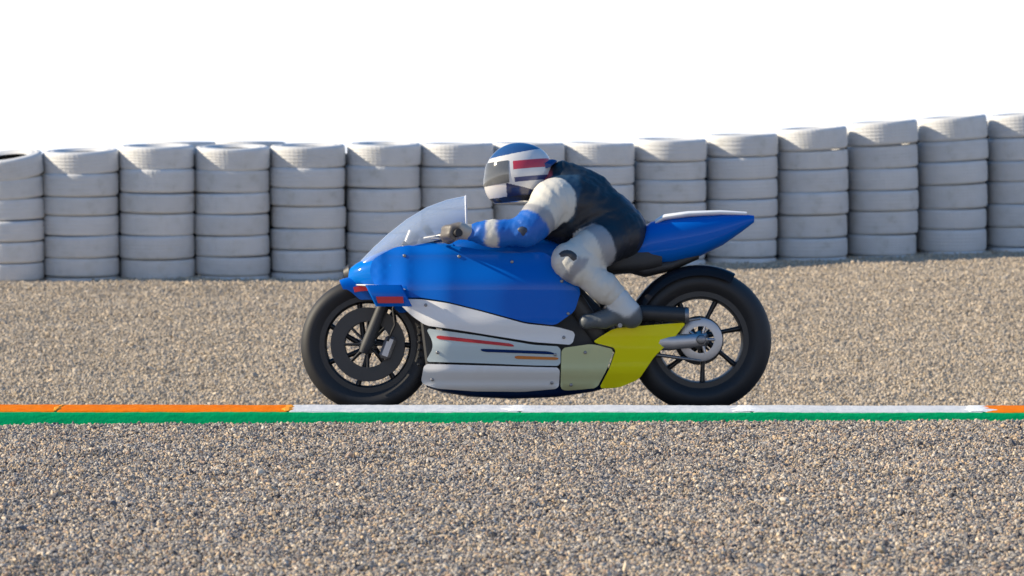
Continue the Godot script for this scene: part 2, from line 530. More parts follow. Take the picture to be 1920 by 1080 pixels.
func build_tyre_wall() -> void:
	var looks := []
	for i in 4:
		var m := mat(Color(0.7, 0.7, 0.7), 0.72)
		m.albedo_color = Color.WHITE
		var w: float = [0.67, 0.65, 0.69, 0.64][i]
		m.albedo_texture = noise_image(256, 0.012 + 0.004 * i, 40 + i, 5, [[0.0, Color(w * 0.7, w * 0.69, w * 0.66).linear_to_srgb()], [0.2, Color(w * 0.88, w * 0.88, w * 0.86).linear_to_srgb()], [0.45, Color(w * 0.95, w * 0.95, w * 0.95).linear_to_srgb()], [1.0, Color(w, w, w).linear_to_srgb()]])
		m.uv1_triplanar = true
		m.uv1_scale = Vector3(1.3, 1.3, 1.3)
		m.uv1_offset = Vector3(0.37 * i, 0.11 * i, 0.23 * i)
		looks.append(m)
	var lining := mat(Color(0.035, 0.035, 0.037), 0.85)
	var protos := []
	for i in 6:
		protos.append(tyre_thing(tyre_meshes([0.644, 0.648, 0.640, 0.645, 0.649, 0.642][i], 0.18, i % 3, looks[i % 4], lining)))
	var rng := RandomNumberGenerator.new()
	rng.seed = 15
	# [x, z, top of the pile above the ground at its foot]
	var piles := []
	var spots := [[5.0, 529.0, 287.0], [146.0, 526.0, 277.0], [289.0, 523.5, 268.0], [431.5, 521.0, 270.0], [574.5, 518.0, 267.0], [717.0, 515.0, 264.0], [854.5, 511.0, 264.0], [988.5, 506.0, 263.0], [1122.5, 501.0, 263.0], [1257.0, 496.0, 256.0], [1392.0, 491.0, 247.0], [1526.0, 486.5, 235.0], [1659.0, 480.5, 223.0], [1791.5, 474.5, 214.0], [1922.0, 469.5, 208.0], [2052.0, 465.0, 204.0]]
	for a in spots:
		# survey marks of the wall: bearing, foot and top of each pile seen from the tripod, turned into metres
		var d: float = 2.766 / (BANK - (767.0 - a[1]) / 8400.0)
		var own := d
		d = 37.4 + (d - 37.4) * 0.6
		piles.append([(a[0] - 960.0) * d / 8400.0, 20.0 - d + 0.0, (a[1] - a[2]) * d / 8400.0, d / own, 0.012 + (767.0 - a[1]) * d / 8400.0])
	var group := "white tyres of the barrier"
	for i in piles.size():
		var rise: float = (piles[i][2] + 0.03) / 6.40
		var x: float = piles[i][0]
		var z: float = piles[i][1] - 0.30
		var right := smoothstep(8.0, 13.0, i)
		var up := Vector3(0, 1, BANK * 0.9).normalized()
		var at := Vector3(x, piles[i][4] - 0.03 - rise * 0.60, z)
		var widths := []
		var total := 0.0
		for r in 7:
			var w := rng.randf_range(0.86, 1.14)
			if r == 6:
				w = 1.08
			widths.append(w)
			total += w
		for r in 7:
			var w: float = widths[r] * 7.0 / total * rise
			var t: Node3D = protos[rng.randi() % 6].duplicate()
			t.name = numbered("painted_tyre")
			add_child(t)
			var roll := deg_to_rad(rng.randf_range(-0.9, 1.0) + right * 3.8 * pow(r / 6.0, 1.4))
			var nod := deg_to_rad(rng.randf_range(-0.6, 0.8))
			if r == 6 and i < 6:
				nod += deg_to_rad([7.0, 3.0, 2.2, 3.0, 1.2, 1.5][i])
				roll += deg_to_rad([6.0, 1.6, -0.3, 0.2, 0.6, 0.0][i])
			if i == 0 and r == 5:
				roll += deg_to_rad(4.0)
				nod += deg_to_rad(2.0)
			if i == 0 and r == 4:
				roll += deg_to_rad(1.5)
			var turn := Basis(Quaternion(Vector3.UP, up)) * Basis(Vector3(0, 0, 1), roll) * Basis(Vector3(1, 0, 0), nod) * Basis(Vector3.UP, rng.randf() * TAU)
			var shift := Vector3(rng.randf_range(-0.008, 0.008), 0, rng.randf_range(-0.012, 0.012))
			t.transform = Transform3D(turn * Basis.from_scale(Vector3(piles[i][3], (w - 0.002) / 0.18, piles[i][3])), at + up * (w / 2.0) + shift)
			at += up * w
			var where: String = ["buried lowest", "second lowest", "third lowest", "middle", "third highest", "second highest", "topmost"][r]
			if i == 0:
				tag(t, "white painted tyre, %s of the tilted pile that ends the barrier" % where, "tyre", group)
			else:
				tag(t, "white painted tyre, %s in the %s pile along from the tilted end pile" % [where, ORD[i - 1]], "tyre", group)
	# two piles of a second row whose tops look over the front row
	for j in 2:
		var x: float = [-2.86, -2.28][j]
		var z := -18.9
		var y := far_height(x, z) - 0.03
		var up := Vector3(0, 1, 0.04).normalized()
		var h: float = [0.229, 0.232][j]
		for r in 5:
			var t: Node3D = protos[(r + j) % 6].duplicate()
			t.name = numbered("painted_tyre")
			add_child(t)
			t.transform = Transform3D(Basis(Quaternion(Vector3.UP, up)) * Basis(Vector3.UP, r * 0.7) * Basis.from_scale(Vector3(1, h / 0.182, 1)), Vector3(x, y, z) + up * (h * (r + 0.5)))
			tag(t, "wide white tyre, %s of the pile behind the gap after the %s pile" % [["lowest", "second lowest", "middle", "second highest", "topmost"][r], ["second", "third"][j]], "tyre", "white tyres standing behind the barrier")
	for p in protos:
		p.free()
	# added black sheet behind the piles, keeps the gaps between them dark
	var s := Shape.new()
	var line := []
	for p in piles:
		line.append(Vector3(p[0], 0, p[1] - 0.66))
	var rows := []
	for i in line.size():
		var q: Vector3 = line[i]
		var g := far_height(q.x, q.z)
		var top: float = g + piles[i][2] - 0.10
		rows.append(PackedVector3Array([Vector3(q.x, g - 0.1, q.z + 0.02), Vector3(q.x, top, q.z + 0.09), Vector3(q.x, top, q.z + 0.08), Vector3(q.x, g - 0.1, q.z + 0.01)]))
	grid_surface(s, rows, true, NOWHERE)
	var gap_sheet := obj("added_gap_sheet", s.made(mat(Color(0.03, 0.03, 0.032), 0.8)), self)
	tag(gap_sheet, "added black sheet that keeps the gaps between the white tyre piles dark", "belting")

# ------------------------------------------------------------------ motorcycle
# Side drawing of the motorcycle at 420 units to the metre; (960, 772) is on the track midway between the wheels.
func sd(u: float, w: float) -> Vector2:
	return Vector2((u - 960.0) / 420.0, (772.0 - w) / 420.0)

func p3(u: float, w: float, z := 0.0) -> Vector3:
	var p := sd(u, w)
	return Vector3(p.x, p.y, z)

func curve_at(tab: Array, k: float) -> float:
	if k <= tab[0][0]:
		return tab[0][1]
	for i in tab.size() - 1:
		if k <= tab[i + 1][0]:
			var t: float = (k - tab[i][0]) / (tab[i + 1][0] - tab[i][0])
			return lerpf(tab[i][1], tab[i + 1][1], t * t * (3.0 - 2.0 * t))
	return tab[-1][1]

const ALONG := [[648.0, 0.02], [665.0, 0.085], [690.0, 0.125], [720.0, 0.158], [770.0, 0.20], [850.0, 0.245], [950.0, 0.262], [1040.0, 0.25], [1110.0, 0.205], [1180.0, 0.175], [1300.0, 0.155]]
const UPRIGHT := [[440.0, 0.60], [480.0, 0.88], [540.0, 1.0], [600.0, 0.98], [640.0, 0.90], [690.0, 0.80], [725.0, 0.62], [750.0, 0.34]]
func half_width(p: Vector2) -> float:
	return curve_at(ALONG, p.x * 420.0 + 960.0) * curve_at(UPRIGHT, 772.0 - p.y * 420.0)

func rounded(pts: Array, passes := 2) -> PackedVector2Array:
	var a := PackedVector2Array()
	for p in pts:
		a.append(sd(p[0], p[1]))
	for k in passes:
		var b := PackedVector2Array()
		for i in a.size():
			var q := a[(i + 1) % a.size()]
			var cut := minf(0.25, (0.012 if k == 0 else 0.004) / maxf(a[i].distance_to(q), 1e-4))
			b.append(a[i].lerp(q, cut))
			b.append(a[i].lerp(q, 1.0 - cut))
		a = b
	var c := PackedVector2Array()
	for i in a.size():
		var q := a[(i + 1) % a.size()]
		var n := maxi(1, int(ceil(a[i].distance_to(q) / 0.025)))
		for k in n:
			c.append(a[i].lerp(q, float(k) / n))
	return c

func panel(called: String, pts: Array, off: float, m: Material, parent: Node, thick := 0.012, passes := 2, flat_at := -1.0) -> void:
	# a bodywork shell on both flanks: the outline in side view, bulged out to the body's half width
	var line := rounded(pts, passes)
	var all := line.duplicate()
	var lo := line[0]
	var hi := line[0]
	for p in line:
		lo = lo.min(p)
		hi = hi.max(p)
	var step := 0.026
	var y := lo.y + step * 0.5
	var odd := 0
	while y < hi.y:
		var x := lo.x + step * (0.5 if odd else 0.0)
		while x < hi.x:
			var q := Vector2(x, y)
			if Geometry2D.is_point_in_polygon(q, line):
				var near := INF
				for i in line.size():
					near = minf(near, q.distance_squared_to(line[i]))
				if near > 0.00022:
					all.append(q)
			x += step
		y += step * 0.87
		odd = 1 - odd
	var tris := Geometry2D.triangulate_delaunay(all)
	var wid := func(q: Vector2) -> float: return (flat_at if flat_at > 0.0 else half_width(q)) + off
	for side in [1.0, -1.0]:
		var s := Shape.new()
		var pos := PackedVector3Array()
		var nor := PackedVector3Array()
		for q in all:
			var e := 0.006
			var gx: float = (wid.call(q + Vector2(e, 0)) - wid.call(q - Vector2(e, 0))) / (2.0 * e)
			var gy: float = (wid.call(q + Vector2(0, e)) - wid.call(q - Vector2(0, e))) / (2.0 * e)
			pos.append(Vector3(q.x, q.y, side * wid.call(q)))
			nor.append(Vector3(-gx, -gy, side).normalized())
		for i in range(0, tris.size(), 3):
			var mid := (all[tris[i]] + all[tris[i + 1]] + all[tris[i + 2]]) / 3.0
			if Geometry2D.is_point_in_polygon(mid, line):
				s.tri(pos[tris[i]], pos[tris[i + 1]], pos[tris[i + 2]], nor[tris[i]], nor[tris[i + 1]], nor[tris[i + 2]])
		var mid2 := (lo + hi) / 2.0
		for i in line.size():
			var k := (i + 1) % line.size()
			var d := (line[k] - line[i]).normalized()
			var out := Vector3(d.y, -d.x, 0)
			if Geometry2D.is_point_in_polygon((line[i] + line[k]) / 2.0 + Vector2(out.x, out.y) * 0.002, line):
				out = -out
			var inw := Vector3(0, 0, -side * thick) - out * 0.003
			s.quad(pos[i], pos[k], pos[k] + inw, pos[i] + inw, out)
		obj(called, s.made(m), parent)

func loft(s: Shape, stations: Array, power := 2.4, segs := 28) -> void:
	# stations: [u, top, bottom, half width]; closed rounded sections
	var rings := []
	for st in stations:
		var t := sd(st[0], st[1])
		var b := sd(st[0], st[2])
		var ring := PackedVector3Array()
		for k in segs:
			var a := TAU * k / segs
			var cx := signf(cos(a)) * pow(absf(cos(a)), 2.0 / power)
			var cy := signf(sin(a)) * pow(absf(sin(a)), 2.0 / power)
			ring.append(Vector3(t.x, (t.y + b.y) / 2.0 + cy * (t.y - b.y) / 2.0, cx * st[3]))
		rings.append(ring)
	grid_surface(s, rings, true, NOWHERE)
	cap(s, rings[0], Vector3(-1, 0, 0))
	cap(s, rings[-1], Vector3(1, 0, 0))

func wheel(bike: Node3D, called: String, c: Vector3, r: float, wide: float, rim_r: float, mats: Dictionary, rear: bool) -> void:
	var w := Node3D.new()
	w.name = called
	bike.add_child(w, true)
	w.position = c
	var s := Shape.new()
	var prof := PackedVector2Array()
	var h := wide / 2.0
	prof.append(Vector2(rim_r - 0.004, -h * 0.66))
	prof.append(Vector2(rim_r + 0.012, -h * 0.80))
	prof.append(Vector2(rim_r + 0.028, -h * 0.94))
	for k in 17:
		var a := lerpf(-1.0, 1.0, k / 16.0)
		prof.append(Vector2(lerpf(rim_r + 0.045, r, pow(1.0 - pow(absf(a), 2.3), 0.62)), h * a))
	prof.append(Vector2(rim_r + 0.028, h * 0.94))
	prof.append(Vector2(rim_r + 0.012, h * 0.80))
	prof.append(Vector2(rim_r - 0.004, h * 0.66))
	lathe(s, prof, Vector3.ZERO, Vector3(0, 0, 1), 72, 0.5)
	obj("tyre", s.made(mats.rubber), w)
	s = Shape.new()
	var q := h * 0.70
	lathe(s, PackedVector2Array([Vector2(rim_r - 0.022, -q), Vector2(rim_r + 0.006, -q), Vector2(rim_r + 0.006, -q * 0.9), Vector2(rim_r + 0.006, q * 0.9), Vector2(rim_r + 0.006, q), Vector2(rim_r - 0.022, q), Vector2(rim_r - 0.026, q * 0.8), Vector2(rim_r - 0.032, 0), Vector2(rim_r - 0.026, -q * 0.8), Vector2(rim_r - 0.022, -q)]), Vector3.ZERO, Vector3(0, 0, 1), 72, 0.6)
	obj("rim", s.made(mats.wheel), w)
	for k in 7:
		s = Shape.new()
		var a := TAU * k / 7.0 + (0.3 if rear else 0.0)
		var dir := Vector3(cos(a), sin(a), 0)
		var off := Vector3(-sin(a), cos(a), 0)
		tube(s, [dir * 0.035 + off * 0.012, dir * 0.12 + off * 0.004, dir * (rim_r - 0.024) - off * 0.004], [0.014, 0.010, 0.013], 8, 1.4)
		obj("spoke", s.made(mats.wheel), w)
	s = Shape.new()
	lathe(s, PackedVector2Array([Vector2(0.0, -0.075), Vector2(0.026, -0.075), Vector2(0.03, -0.06), Vector2(0.042, -0.03), Vector2(0.042, 0.03), Vector2(0.03, 0.06), Vector2(0.026, 0.075), Vector2(0.0, 0.075)]), Vector3.ZERO, Vector3(0, 0, 1), 24, 0.6)
	obj("hub", s.made(mats.alloy), w)
	for sg in ([1.0, -1.0] if not rear else [-1.0]):
		s = Shape.new()
		var ro := 0.165 if not rear else 0.11
		var z: float = sg * (0.066 if not rear else 0.085)
		lathe(s, PackedVector2Array([Vector2(ro * 0.62, z - 0.003), Vector2(ro, z - 0.003), Vector2(ro, z + 0.003), Vector2(ro * 0.62, z + 0.003), Vector2(ro * 0.62, z - 0.003)]), Vector3.ZERO, Vector3(0, 0, 1), 48, 0.5)
		for k in 8:
			var a := TAU * k / 8.0
			tube(s, [Vector3(cos(a) * 0.03, sin(a) * 0.03, z), Vector3(cos(a) * ro * 0.64, sin(a) * ro * 0.64, z)], [0.006, 0.005], 6)
		obj("brake_disc", s.made(mats.carbon), w)
	if rear:
		s = Shape.new()
		lathe(s, PackedVector2Array([Vector2(0.06, 0.098), Vector2(0.092, 0.098), Vector2(0.097, 0.1), Vector2(0.097, 0.103), Vector2(0.092, 0.105), Vector2(0.06, 0.105), Vector2(0.06, 0.098)]), Vector3.ZERO, Vector3(0, 0, 1), 42, 0.5)
		for k in 5:
			var a := TAU * k / 5.0
			tube(s, [Vector3(cos(a) * 0.03, sin(a) * 0.03, 0.1), Vector3(cos(a) * 0.065, sin(a) * 0.065, 0.1)], [0.008, 0.007], 6)
		obj("sprocket", s.made(mats.alloy), w)

func build_motorcycle() -> void:
	var bike := base("racing_motorcycle", Vector3.ZERO)
	tag(bike, "blue, white and yellow racing motorcycle ridden along the track behind the kerb", "motorcycle")
	var rb := mat(Color(0.018, 0.018, 0.02), 0.62)
	var mats := {"rubber": rb, "wheel": mat(Color(0.015, 0.015, 0.017), 0.4), "alloy": mat(Color(0.42, 0.42, 0.44), 0.35, 0.8), "carbon": mat(Color(0.03, 0.03, 0.032), 0.45), "dark": mat(Color(0.03, 0.032, 0.036), 0.6), "steel": mat(Color(0.25, 0.25, 0.26), 0.4, 0.8)}
	var blue := paint(Color(0.002, 0.115, 0.52))
	var sunlit_blue := paint(Color(0.001, 0.16, 0.60))  # the fairing blue made lighter: sunlight on the nose put into the colour
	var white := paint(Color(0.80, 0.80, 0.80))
	var pale := paint(Color(0.55, 0.63, 0.64))
	var red := paint(Color(0.55, 0.05, 0.06))
	var yellow := paint(Color(0.84, 0.76, 0.01))
	var lime := paint(Color(0.60, 0.61, 0.34))
	var navy := paint(Color(0.008, 0.03, 0.12))
	var orange := paint(Color(0.62, 0.22, 0.06))
	var black := paint(Color(0.012, 0.012, 0.015))

	wheel(bike, "front_wheel", p3(690, 646), 0.30, 0.125, 0.215, mats, false)
	wheel(bike, "rear_wheel", p3(1312, 637.6), 0.32, 0.20, 0.215, mats, true)

	# front fork, calipers and mudguard
	for sg in [1.0, -1.0]:
		var s := Shape.new()
		tube(s, [p3(682, 662, sg * 0.092), p3(690, 646, sg * 0.095), p3(716, 580, sg * 0.098), p3(728, 552, sg * 0.098)], [0.02, 0.027, 0.024, 0.024], 14)
		var leg := obj("fork_leg", s.made(mats.dark), bike)
		s = Shape.new()
		tube(s, [p3(724, 562, sg * 0.098), p3(776, 436, sg * 0.098)], [0.021, 0.027], 14)
		obj("fork_tube", s.made(mats.steel), leg)
		s = Shape.new()
		block(s, p3(728, 652, sg * 0.082), Vector3(0.05, 0.105, 0.05), Basis(Vector3(0, 0, 1), -0.35), 0.012)
		obj("brake_caliper", s.made(mats.alloy), leg)
	var s := Shape.new()
	var c := p3(690, 646)
	var rows := []
	var rows_red := []
	for k in 25:
		var a := deg_to_rad(lerpf(32.0, 114.0, k / 24.0))
		var dir := Vector3(cos(a), sin(a), 0)
		var row := PackedVector3Array()
		var trim := smoothstep(0.0, 0.16, k / 24.0) * smoothstep(1.0, 0.8, k / 24.0)
		for j in 17:
			var b := lerpf(-1.0, 1.0, j / 16.0)
			var r := 0.314 - 0.115 * pow(absf(b), 3.0) * (0.4 + 0.6 * trim)
			row.append(c + dir * r + Vector3(0, 0, sin(b * PI / 2.0) * 0.078))
		rows.append(row)
	grid_surface(s, rows, false, c)
	var guard := obj("front_mudguard", s.made(blue), bike)
	for sg in [1.0, -1.0]:
		s = Shape.new()
		rows = []
		for k in 15:
			var a := deg_to_rad(lerpf(52.0, 104.0, k / 14.0))
			var dir := Vector3(cos(a), sin(a), 0)
			var row := PackedVector3Array()
			for j in 3:
				row.append(c + dir * lerpf(0.238, 0.262, j / 2.0) + Vector3(0, 0, sg * (0.0815 - 0.002 * j)))
			rows.append(row)
		grid_surface(s, rows, false, c)
		obj("red_stripe", s.made(red), guard)

	# nose and screen
	s = Shape.new()
	loft(s, [[650, 512, 528, 0.02], [656, 503, 534, 0.05], [668, 494, 541, 0.082], [690, 482, 547, 0.118], [720, 470, 552, 0.148], [760, 461, 556, 0.178], [810, 455, 560, 0.2], [850, 455, 562, 0.20]], 2.3)
	var nose := obj("nose_fairing", s.made(sunlit_blue), bike)
	s = Shape.new()
	tube(s, [p3(655, 517, 0.0), p3(645, 518, 0.0)], [0.05, 0.035], 20, 0.8)
	obj("air_intake", s.made(mats.carbon), nose)
	for sg in [1.0, -1.0]:
		# winglet: a thin blade that stands out from the nose
		s = Shape.new()
		var wing := []
		for k in 9:
			var t := k / 8.0
			var lead := p3(lerpf(668, 700, t), 535.0 + 3.0 * t, sg * lerpf(0.09, 0.25, t))
			var chord := lerpf(0.22, 0.15, t)
			var ring := PackedVector3Array()
			for j in 16:
				var a := TAU * j / 16.0
				ring.append(lead + Vector3(chord * (0.5 - 0.5 * cos(a)), 0.008 * sin(a) - 0.018 * (0.5 - 0.5 * cos(a)), 0))
			wing.append(ring)
		grid_surface(s, wing, true, NOWHERE)
		cap(s, wing[-1], Vector3(0, 0, sg))
		obj("winglet", s.made(white), nose)
		s = Shape.new()
		wing = []
		for k in 7:
			var t := k / 6.0
			var lead := p3(lerpf(688, 708, t), lerpf(537, 577, t), sg * (0.25 + 0.012 * sin(t * PI)))
			var ring := PackedVector3Array()
			for j in 14:
				var a := TAU * j / 14.0
				ring.append(lead + Vector3(0.16 * (0.5 - 0.5 * cos(a)), 0, sg * 0.005 * sin(a)))
			wing.append(ring)
		grid_surface(s, wing, true, NOWHERE)
		cap(s, wing[-1], Vector3(0, -1, 0))
		var plate := obj("winglet_end_plate", s.made(blue), nose)
		s = Shape.new()
		s.quad(p3(708, 559, sg * 0.269), p3(758, 559, sg * 0.269), p3(760, 571, sg * 0.268), p3(712, 571, sg * 0.268), Vector3(0, 0, sg))
		obj("red_stripe", s.made(red), plate)
	var glass := StandardMaterial3D.new()
	glass.transparency = BaseMaterial3D.TRANSPARENCY_ALPHA
	glass.albedo_color = Color(0.78, 0.85, 0.95, 0.34)
	glass.roughness = 0.06
	glass.metallic_specular = 0.6
	s = Shape.new()
	rows = []
	var apex := [[676, 489], [700, 464], [728, 438], [762, 411], [800, 388], [838, 374], [872, 367]]
	var foot := [[690, 497], [724, 478], [760, 467], [796, 459], [826, 452], [850, 440], [874, 424]]
	var fw := [0.09, 0.128, 0.152, 0.168, 0.178, 0.178, 0.168]
	for k in 7:
		var row := PackedVector3Array()
		for j in 25:
			var a := PI * j / 24.0
			var up := pow(sin(a), 0.8)
			row.append(p3(lerpf(foot[k][0], apex[k][0], up), lerpf(foot[k][1], apex[k][1], up), fw[k] * cos(a)))
		rows.append(row)
	grid_surface(s, rows, false, p3(860, 480))
	var screen := obj("windscreen", s.made(glass), bike)
	s = Shape.new()
	var edge := []
	var er := []
	for j in 25:
		edge.append(rows[6][j] + Vector3(0.002, 0, 0))
		er.append(0.0032)
	tube(s, edge, er, 8)
	obj("screen_edge", s.made(white), screen)

	# flank panels
	panel("side_fairing", [[700, 488], [740, 466], [800, 458], [870, 466], [950, 478], [1020, 476], [1062, 506], [1088, 548], [1076, 586], [1040, 612], [985, 606], [900, 583], [840, 568], [790, 560], [740, 560], [706, 540], [694, 512]], 0.004, blue, bike)
	panel("white_flash", [[742, 563], [790, 563], [842, 571], [902, 586], [985, 609], [1044, 615], [1078, 624], [1072, 648], [1000, 643], [900, 627], [850, 619], [800, 612], [774, 594]], 0.004, white, bike, 0.012)
	panel("lower_fairing", [[800, 617], [850, 624], [900, 631], [1000, 648], [1050, 651], [1050, 687], [1000, 686], [900, 682], [799, 679], [813, 655], [812, 640]], 0.004, pale, bike, 0.012)
	panel("lower_fairing", [[797, 683], [900, 686], [1000, 689], [1049, 690], [1047, 729], [980, 735], [890, 734], [820, 729], [790, 719]], 0.004, white, bike, 0.012)
	panel("rear_lower_fairing", [[1052, 654], [1108, 646], [1150, 656], [1138, 690], [1118, 728], [1060, 733], [1050, 729], [1051, 690]], 0.004, lime, bike, 0.012)
	panel("yellow_panel", [[1112, 640], [1150, 617], [1215, 611], [1285, 606], [1262, 634], [1226, 668], [1196, 712], [1160, 727], [1122, 729], [1142, 690], [1154, 654], [1114, 644]], 0.005, yellow, bike, 0.012)
	panel("red_stripe", [[820, 630], [960, 646], [966, 652], [820, 637]], 0.0065, red, bike, 0.003)
	panel("orange_stripe", [[965, 668], [1046, 671], [1046, 676], [965, 674]], 0.0065, orange, bike, 0.003)
	panel("dark_stripe", [[900, 655], [1030, 660], [1044, 666], [905, 661]], 0.0065, navy, bike, 0.003)
	s = Shape.new()
	loft(s, [[800, 700, 726, 0.10], [830, 690, 736, 0.13], [880, 690, 744, 0.12], [960, 690, 748, 0.11], [1040, 690, 745, 0.11], [1110, 690, 735, 0.10], [1150, 690, 724, 0.07]], 2.6)
	obj("belly_pan", s.made(navy), bike)

	# engine, radiator and frame behind the panels
	s = Shape.new()
	loft(s, [[830, 520, 700, 0.10], [860, 500, 715, 0.15], [980, 500, 720, 0.16], [1090, 540, 715, 0.15], [1140, 590, 690, 0.12]], 3.2)
	obj("engine", s.made(mats.dark), bike)
	s = Shape.new()
	block(s, p3(803, 628, 0), Vector3(0.05, 0.30, 0.30), Basis(Vector3(0, 0, 1), 0.12), 0.01)
	for k in 9:
		block(s, p3(796, 572 + 14 * k, 0) + Vector3(-0.024, 0, 0), Vector3(0.012, 0.008, 0.27), Basis(Vector3(0, 0, 1), 0.12), 0.002)
	obj("radiator", s.made(mats.dark), bike)
	for sg in [1.0, -1.0]:
		s = Shape.new()
		tube(s, [p3(790, 478, sg * 0.06), p3(860, 490, sg * 0.12), p3(980, 520, sg * 0.165), p3(1080, 570, sg * 0.16), p3(1128, 640, sg * 0.13)], [0.03, 0.04, 0.045, 0.045, 0.04], 14, 0.5)
		obj("frame_spar", s.made(mats.carbon), bike)
		s = Shape.new()
		tube(s, [p3(1118, 642, sg * 0.12), p3(1180, 640, sg * 0.135), p3(1260, 642, sg * 0.14), p3(1318, 638, sg * 0.135)], [0.045, 0.042, 0.034, 0.028], 14, 0.45)
		var arm := obj("swingarm", s.made(mats.alloy), bike)
		s = Shape.new()
		lathe(s, PackedVector2Array([Vector2(0.0, 0.0), Vector2(0.02, 0.0), Vector2(0.022, sg * 0.01), Vector2(0.016, sg * 0.016), Vector2(0.0, sg * 0.016)]), p3(1312, 637.6, sg * 0.148), Vector3(0, 0, 1), 12, 0.5)
		obj("axle_nut", s.made(mats.steel), arm)
		# foot peg on its hanger
		s = Shape.new()
		tube(s, [p3(1135, 575, sg * 0.15), p3(1160, 612, sg * 0.165)], [0.018, 0.015], 10, 0.5)
		tube(s, [p3(1160, 612, sg * 0.16), p3(1160, 612, sg * 0.25)], [0.011, 0.010], 10)
		obj("foot_peg", s.made(mats.steel), bike)
		# clip-on handlebar
		s = Shape.new()
		tube(s, [p3(792, 450, sg * 0.10), p3(838, 444, sg * 0.20), p3(862, 441, sg * 0.30)], [0.013, 0.013, 0.013], 12)
		var bar := obj("handlebar", s.made(mats.steel), bike)
		s = Shape.new()
		tube(s, [p3(836, 444, sg * 0.195), p3(862, 441, sg * 0.305)], [0.018, 0.018], 12)
		obj("grip", s.made(mats.rubber), bar)
		s = Shape.new()
		tube(s, [p3(826, 446, sg * 0.18), p3(812, 450, sg * 0.2), p3(826, 452, sg * 0.3)], [0.006, 0.006, 0.005], 8)
		obj("lever", s.made(mats.alloy), bar)
	# chain runs
	s = Shape.new()
	tube(s, [p3(1130, 628, 0.101), p3(1312, 598, 0.101)], [0.008, 0.008], 6)
	tube(s, [p3(1130, 652, 0.101), p3(1312, 677, 0.101)], [0.008, 0.008], 6)
	obj("chain", s.made(mats.steel), bike)
	# rear hugger over the tyre
	s = Shape.new()
	c = p3(1312, 637.6)
	rows = []
	for k in 19:
		var a := deg_to_rad(lerpf(62.0, 158.0, k / 18.0))
		var dir := Vector3(cos(a), sin(a), 0)
		var row := PackedVector3Array()
		for j in 13:
			var b := lerpf(-1.0, 1.0, j / 12.0)
			row.append(c + dir * (0.336 - 0.05 * pow(absf(b), 3.0)) + Vector3(0, 0, sin(b * PI / 2.0) * 0.112))
		rows.append(row)
	grid_surface(s, rows, false, c)
	obj("rear_mudguard", s.made(black), bike)
	# exhaust
	for sg in [1.0, -1.0]:
		s = Shape.new()
		tube(s, [p3(1080, 600, sg * 0.1), p3(1150, 590, sg * 0.135), p3(1210, 588, sg * 0.15), p3(1284, 592, sg * 0.155)], [0.03, 0.03, 0.036, 0.034], 16)
		var pipe := obj("exhaust_pipe", s.made(mats.carbon), bike)
		s = Shape.new()
		lathe(s, PackedVector2Array([Vector2(0.034, -0.006), Vector2(0.037, 0.0), Vector2(0.034, 0.012), Vector2(0.026, 0.012), Vector2(0.026, -0.04)]), p3(1284, 592, sg * 0.155), Vector3(1, 0, 0), 18, 0.5)
		obj("exhaust_tip", s.made(mats.steel), pipe)

	# tank, seat, tail
	s = Shape.new()
	loft(s, [[838, 462, 500, 0.07], [858, 444, 515, 0.12], [895, 430, 525, 0.155], [950, 426, 530, 0.165], [1000, 432, 530, 0.15], [1045, 450, 525, 0.12], [1090, 478, 520, 0.10]], 2.5)
	var tank := obj("fuel_tank", s.made(blue), bike)
	s = Shape.new()
	lathe(s, PackedVector2Array([Vector2(0.0, 0.018), Vector2(0.03, 0.016), Vector2(0.036, 0.01), Vector2(0.036, -0.01)]), p3(905, 430), Vector3(0.12, 1, 0), 20, 0.5)
	obj("filler_cap", s.made(mats.steel), tank)
	s = Shape.new()
	loft(s, [[1070, 486, 512, 0.07], [1100, 476, 516, 0.11], [1160, 466, 514, 0.125], [1215, 456, 510, 0.125], [1240, 446, 505, 0.11]], 3.0)
	obj("seat", s.made(mats.dark), bike)
	s = Shape.new()
	loft(s, [[1172, 476, 490, 0.09], [1190, 442, 497, 0.122], [1220, 416, 500, 0.13], [1260, 405, 496, 0.128], [1310, 401, 482, 0.112], [1355, 400, 460, 0.085], [1392, 401, 434, 0.052], [1414, 404, 417, 0.022]], 2.5)
	var tail := obj("tail_cowl", s.made(blue), bike)
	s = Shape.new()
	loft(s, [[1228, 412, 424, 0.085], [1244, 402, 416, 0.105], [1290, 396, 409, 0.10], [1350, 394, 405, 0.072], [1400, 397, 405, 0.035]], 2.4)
	obj("tail_sky_sheen", s.made(white), tail)  # white piece laid on the cowl, painting in the sky reflected along its top
	s = Shape.new()
	loft(s, [[1180, 500, 512, 0.06], [1210, 488, 520, 0.09], [1260, 486, 508, 0.08], [1310, 468, 486, 0.05]], 2.6)
	obj("undertail", s.made(mats.dark), bike)
	for q in [[760, 482], [742, 545], [862, 484], [960, 494], [1052, 530], [1064, 590], [800, 574], [1056, 634], [822, 662], [1040, 666], [812, 712], [1034, 718], [1070, 722], [1096, 662]]:
		for sg in [1.0, -1.0]:
			s = Shape.new()
			lathe(s, PackedVector2Array([Vector2(0.0075, -0.003), Vector2(0.0075, 0.0015), Vector2(0.005, 0.003), Vector2(0.0, 0.003)]), p3(q[0], q[1], sg * (half_width(sd(q[0], q[1])) + 0.006)), Vector3(0, 0, sg), 10, 0.3)
			obj("fastener", s.made(mats.steel), bike)
